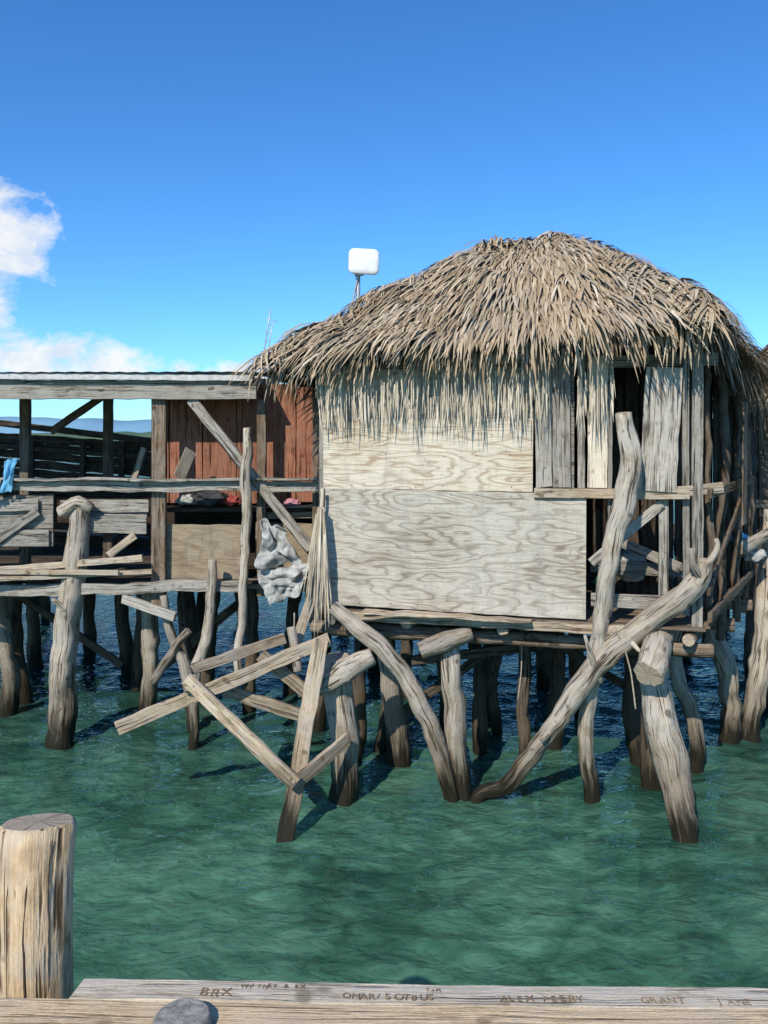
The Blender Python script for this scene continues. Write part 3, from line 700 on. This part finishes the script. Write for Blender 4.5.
# ================================================================== WATER
xs=[]; x=0; st=.07
while x<3000:
    xs.append(x); x+=st
    if x>7.5: st*=1.25
xs=[-q for q in xs[:0:-1]]+xs
ys=[-60,-30,-15,-8,-4,-2,0,1,1.6]; y=2.2; st=.055
while y<6000:
    ys.append(y); y+=st
    if y>13: st*=1.16
vs=[]
for yy in ys:
    for xx in xs:
        f=max(0,1-max(0,yy-14)/40)*max(0,1-max(0,abs(xx)-8)/30)
        z=0
        if f>0:
            q=V((xx*.9,yy*1.2,0))
            q2=V((xx*1.7+.7*noise.noise(q),yy*2.6+.9*noise.noise(q+V((5,5,5))),0))
            z=f*(.040*noise.noise(q)+.028*(1-2*abs(noise.noise(q2+V((3,1,0)))))+.013*noise.noise(q2*2.1+V((7,0,0)))+.005*noise.noise(q2*4.3))
        vs.append((xx,yy,z-.02))
W=len(xs); fs=[[j*W+i,j*W+i+1,(j+1)*W+i+1,(j+1)*W+i] for j in range(len(ys)-1) for i in range(W-1)]
me=bpy.data.meshes.new('water'); me.from_pydata(vs,[],fs); me.polygons.foreach_set('use_smooth',[True]*len(fs)); me.update()
wo=bpy.data.objects.new('water',me); scene.collection.objects.link(wo)
m,nt,b=newmat('sea_water')
geo=N(nt,'ShaderNodeNewGeometry'); P=geo.outputs['Position']
big=nz(nt,mapping(nt,P,(.6,.9,1)),1,3,.6,.8); med=nz(nt,mapping(nt,P,(2.6,4.6,1)),1,2,.55,1.0)
col=ramp(nt,math_(nt,'ADD',math_(nt,'MULTIPLY',big,.55),math_(nt,'MULTIPLY',med,.45)),[(.38,(.024,.080,.052)),(.49,(.052,.150,.098)),(.62,(.105,.240,.160))])  # green weed patches plus caustic light painted into the base colour
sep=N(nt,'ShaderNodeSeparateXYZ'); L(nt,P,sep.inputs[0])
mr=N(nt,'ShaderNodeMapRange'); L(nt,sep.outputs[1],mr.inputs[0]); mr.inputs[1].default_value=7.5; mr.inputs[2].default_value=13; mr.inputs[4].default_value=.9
col=mix(nt,mr.outputs[0],col,(.008,.032,.038))  # darker far water, with the shade under the hut put into its colour
L(nt,col,b.inputs['Base Color']); b.inputs['Roughness'].default_value=.05; b.inputs['IOR'].default_value=1.33
h=math_(nt,'ADD',nz(nt,mapping(nt,P,(5,9,1)),1,2,.5,1.0),math_(nt,'MULTIPLY',nz(nt,mapping(nt,P,(15,24,1)),1,1,.5),.2))
bump(nt,b,h,.55,.06)
tr=N(nt,'ShaderNodeBsdfTransparent'); tr.inputs[0].default_value=(.55,.88,.70,1)
ms=N(nt,'ShaderNodeMixShader'); ms.inputs[0].default_value=.26
out=[n for n in nt.nodes if n.type=='OUTPUT_MATERIAL'][0]
L(nt,b.outputs[0],ms.inputs[1]); L(nt,tr.outputs[0],ms.inputs[2]); L(nt,ms.outputs[0],out.inputs[0])
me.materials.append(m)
vs=[(-3000,-60,-1.15),(3000,-60,-1.15),(3000,6000,-1.15),(-3000,6000,-1.15)]
me=bpy.data.meshes.new('seabed'); me.from_pydata(vs,[],[[0,1,2,3]]); o=bpy.data.objects.new('seabed',me); scene.collection.objects.link(o)
m,nt,b=newmat('sandy_weedy_caustic_seabed'); geo=N(nt,'ShaderNodeNewGeometry'); P=geo.outputs['Position']
sb=ramp(nt,nz(nt,mapping(nt,P,(.9,1.2,1)),1,4,.6,.8),[(.38,(.03,.09,.055)),(.52,(.13,.24,.155)),(.66,(.36,.45,.31))])  # mottled bottom; its pale patches also paint in caustic light
L(nt,sb,b.inputs['Base Color']); b.inputs['Roughness'].default_value=1
me.materials.append(m)

# ================================================================== HILLS
def ridge(name,mat,Y,x0,x1,hf,n=160):
    vs=[];fs=[]
    for i in range(n+1):
        x=lerp(x0,x1,i/n); h=hf(x)
        vs+= [(x,Y,-2),(x,Y+Y*.02,h*.7),(x,Y+Y*.05,h),(x,Y+Y*.2,-2)]
    for i in range(n):
        for j in range(3): fs.append([i*4+j,i*4+4+j,i*4+5+j,i*4+j+1])
    me=bpy.data.meshes.new(name); me.from_pydata(vs,[],fs); me.polygons.foreach_set('use_smooth',[True]*len(fs)); me.materials.append(M[mat])
    o=bpy.data.objects.new(name,me); scene.collection.objects.link(o)
ridge('hills','hill',600,-600,700,lambda x:9.5+3*noise.noise(V((x*.008,0,0)))+2.2*noise.noise(V((x*.06,3,0))),400)
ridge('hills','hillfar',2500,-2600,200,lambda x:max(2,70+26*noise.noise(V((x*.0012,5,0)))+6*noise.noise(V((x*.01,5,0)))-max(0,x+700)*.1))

# ================================================================== WORLD / SUN
el=math.radians(38); az=math.radians(205)
w=bpy.data.worlds.new('World'); scene.world=w; w.use_nodes=True; nt=w.node_tree; nt.nodes.clear()
out=N(nt,'ShaderNodeOutputWorld'); bg=N(nt,'ShaderNodeBackground'); bg.inputs[1].default_value=.125; L(nt,bg.outputs[0],out.inputs[0])
sky=N(nt,'ShaderNodeTexSky'); sky.sky_type='NISHITA'; sky.sun_disc=False; sky.sun_elevation=el; sky.sun_rotation=az; sky.air_density=1.0; sky.dust_density=.2; sky.ozone_density=2.0
hs=N(nt,'ShaderNodeHueSaturation'); hs.inputs['Saturation'].default_value=1.16; L(nt,sky.outputs[0],hs.inputs['Color'])
skc=mix(nt,1.0,hs.outputs[0],(.60,1.08,1.52),'MULTIPLY')
tc=N(nt,'ShaderNodeTexCoord'); Dv=tc.outputs['Generated']
cn=nz(nt,mapping(nt,Dv,(1,1,1.7)),17,7,.62,.3)
dens=None
for c,r,sq in (((-.43,.88,.228),.062,1),((-.41,.89,.195),.045,2.0),((-.46,.885,.140),.05,1),((-.42,.905,.090),.13,3.2),((-.34,.94,.085),.12,4.4),((-.171,.981,.080),.05,2.2)):
    sub=N(nt,'ShaderNodeVectorMath',operation='SUBTRACT'); L(nt,Dv,sub.inputs[0]); sub.inputs[1].default_value=c
    mm=N(nt,'ShaderNodeVectorMath',operation='MULTIPLY'); L(nt,sub.outputs[0],mm.inputs[0]); mm.inputs[1].default_value=(1,1,sq)
    ln=N(nt,'ShaderNodeVectorMath',operation='LENGTH'); L(nt,mm.outputs[0],ln.inputs[0])
    f=math_(nt,'SUBTRACT',1.0,math_(nt,'DIVIDE',ln.outputs['Value'],r)); f=math_(nt,'MAXIMUM',f,-1.6)
    dens=f if dens is None else math_(nt,'MAXIMUM',dens,f)
fd=math_(nt,'ADD',math_(nt,'MULTIPLY',dens,1.0),math_(nt,'MULTIPLY',math_(nt,'SUBTRACT',cn,.5),2.6))
cf=ramp(nt,fd,[(.0,0.0),(.6,.92)])
cc=ramp(nt,nz(nt,mapping(nt,Dv,(1,1,1),(0,0,.01)),26,4,.6),[(.35,(5.8,6.5,7.4)),(.6,(7.8,7.8,7.7))])
L(nt,mix(nt,cf,skc,cc),bg.inputs[0])
sd=bpy.data.lights.new('sun','SUN'); sd.energy=4.85; sd.angle=math.radians(.5); sd.color=(1,.935,.82)
so_=bpy.data.objects.new('sun',sd); scene.collection.objects.link(so_)
sv=V((math.sin(az)*math.cos(el),math.cos(az)*math.cos(el),math.sin(el)))
so_.rotation_euler=(-sv).to_track_quat('-Z','Y').to_euler(); so_.location=sv*50

cam=bpy.data.cameras.new('camera'); co=bpy.data.objects.new('camera',cam); scene.collection.objects.link(co)
co.location=(0,0,3.6); co.rotation_euler=(math.radians(90),0,0)
cam.sensor_fit='VERTICAL'; cam.sensor_height=36; cam.lens=28.125; cam.shift_y=-72/1024; cam.clip_start=.05; cam.clip_end=9000
scene.camera=co
scene.view_settings.view_transform='Standard'; scene.view_settings.look='None'; scene.view_settings.exposure=0
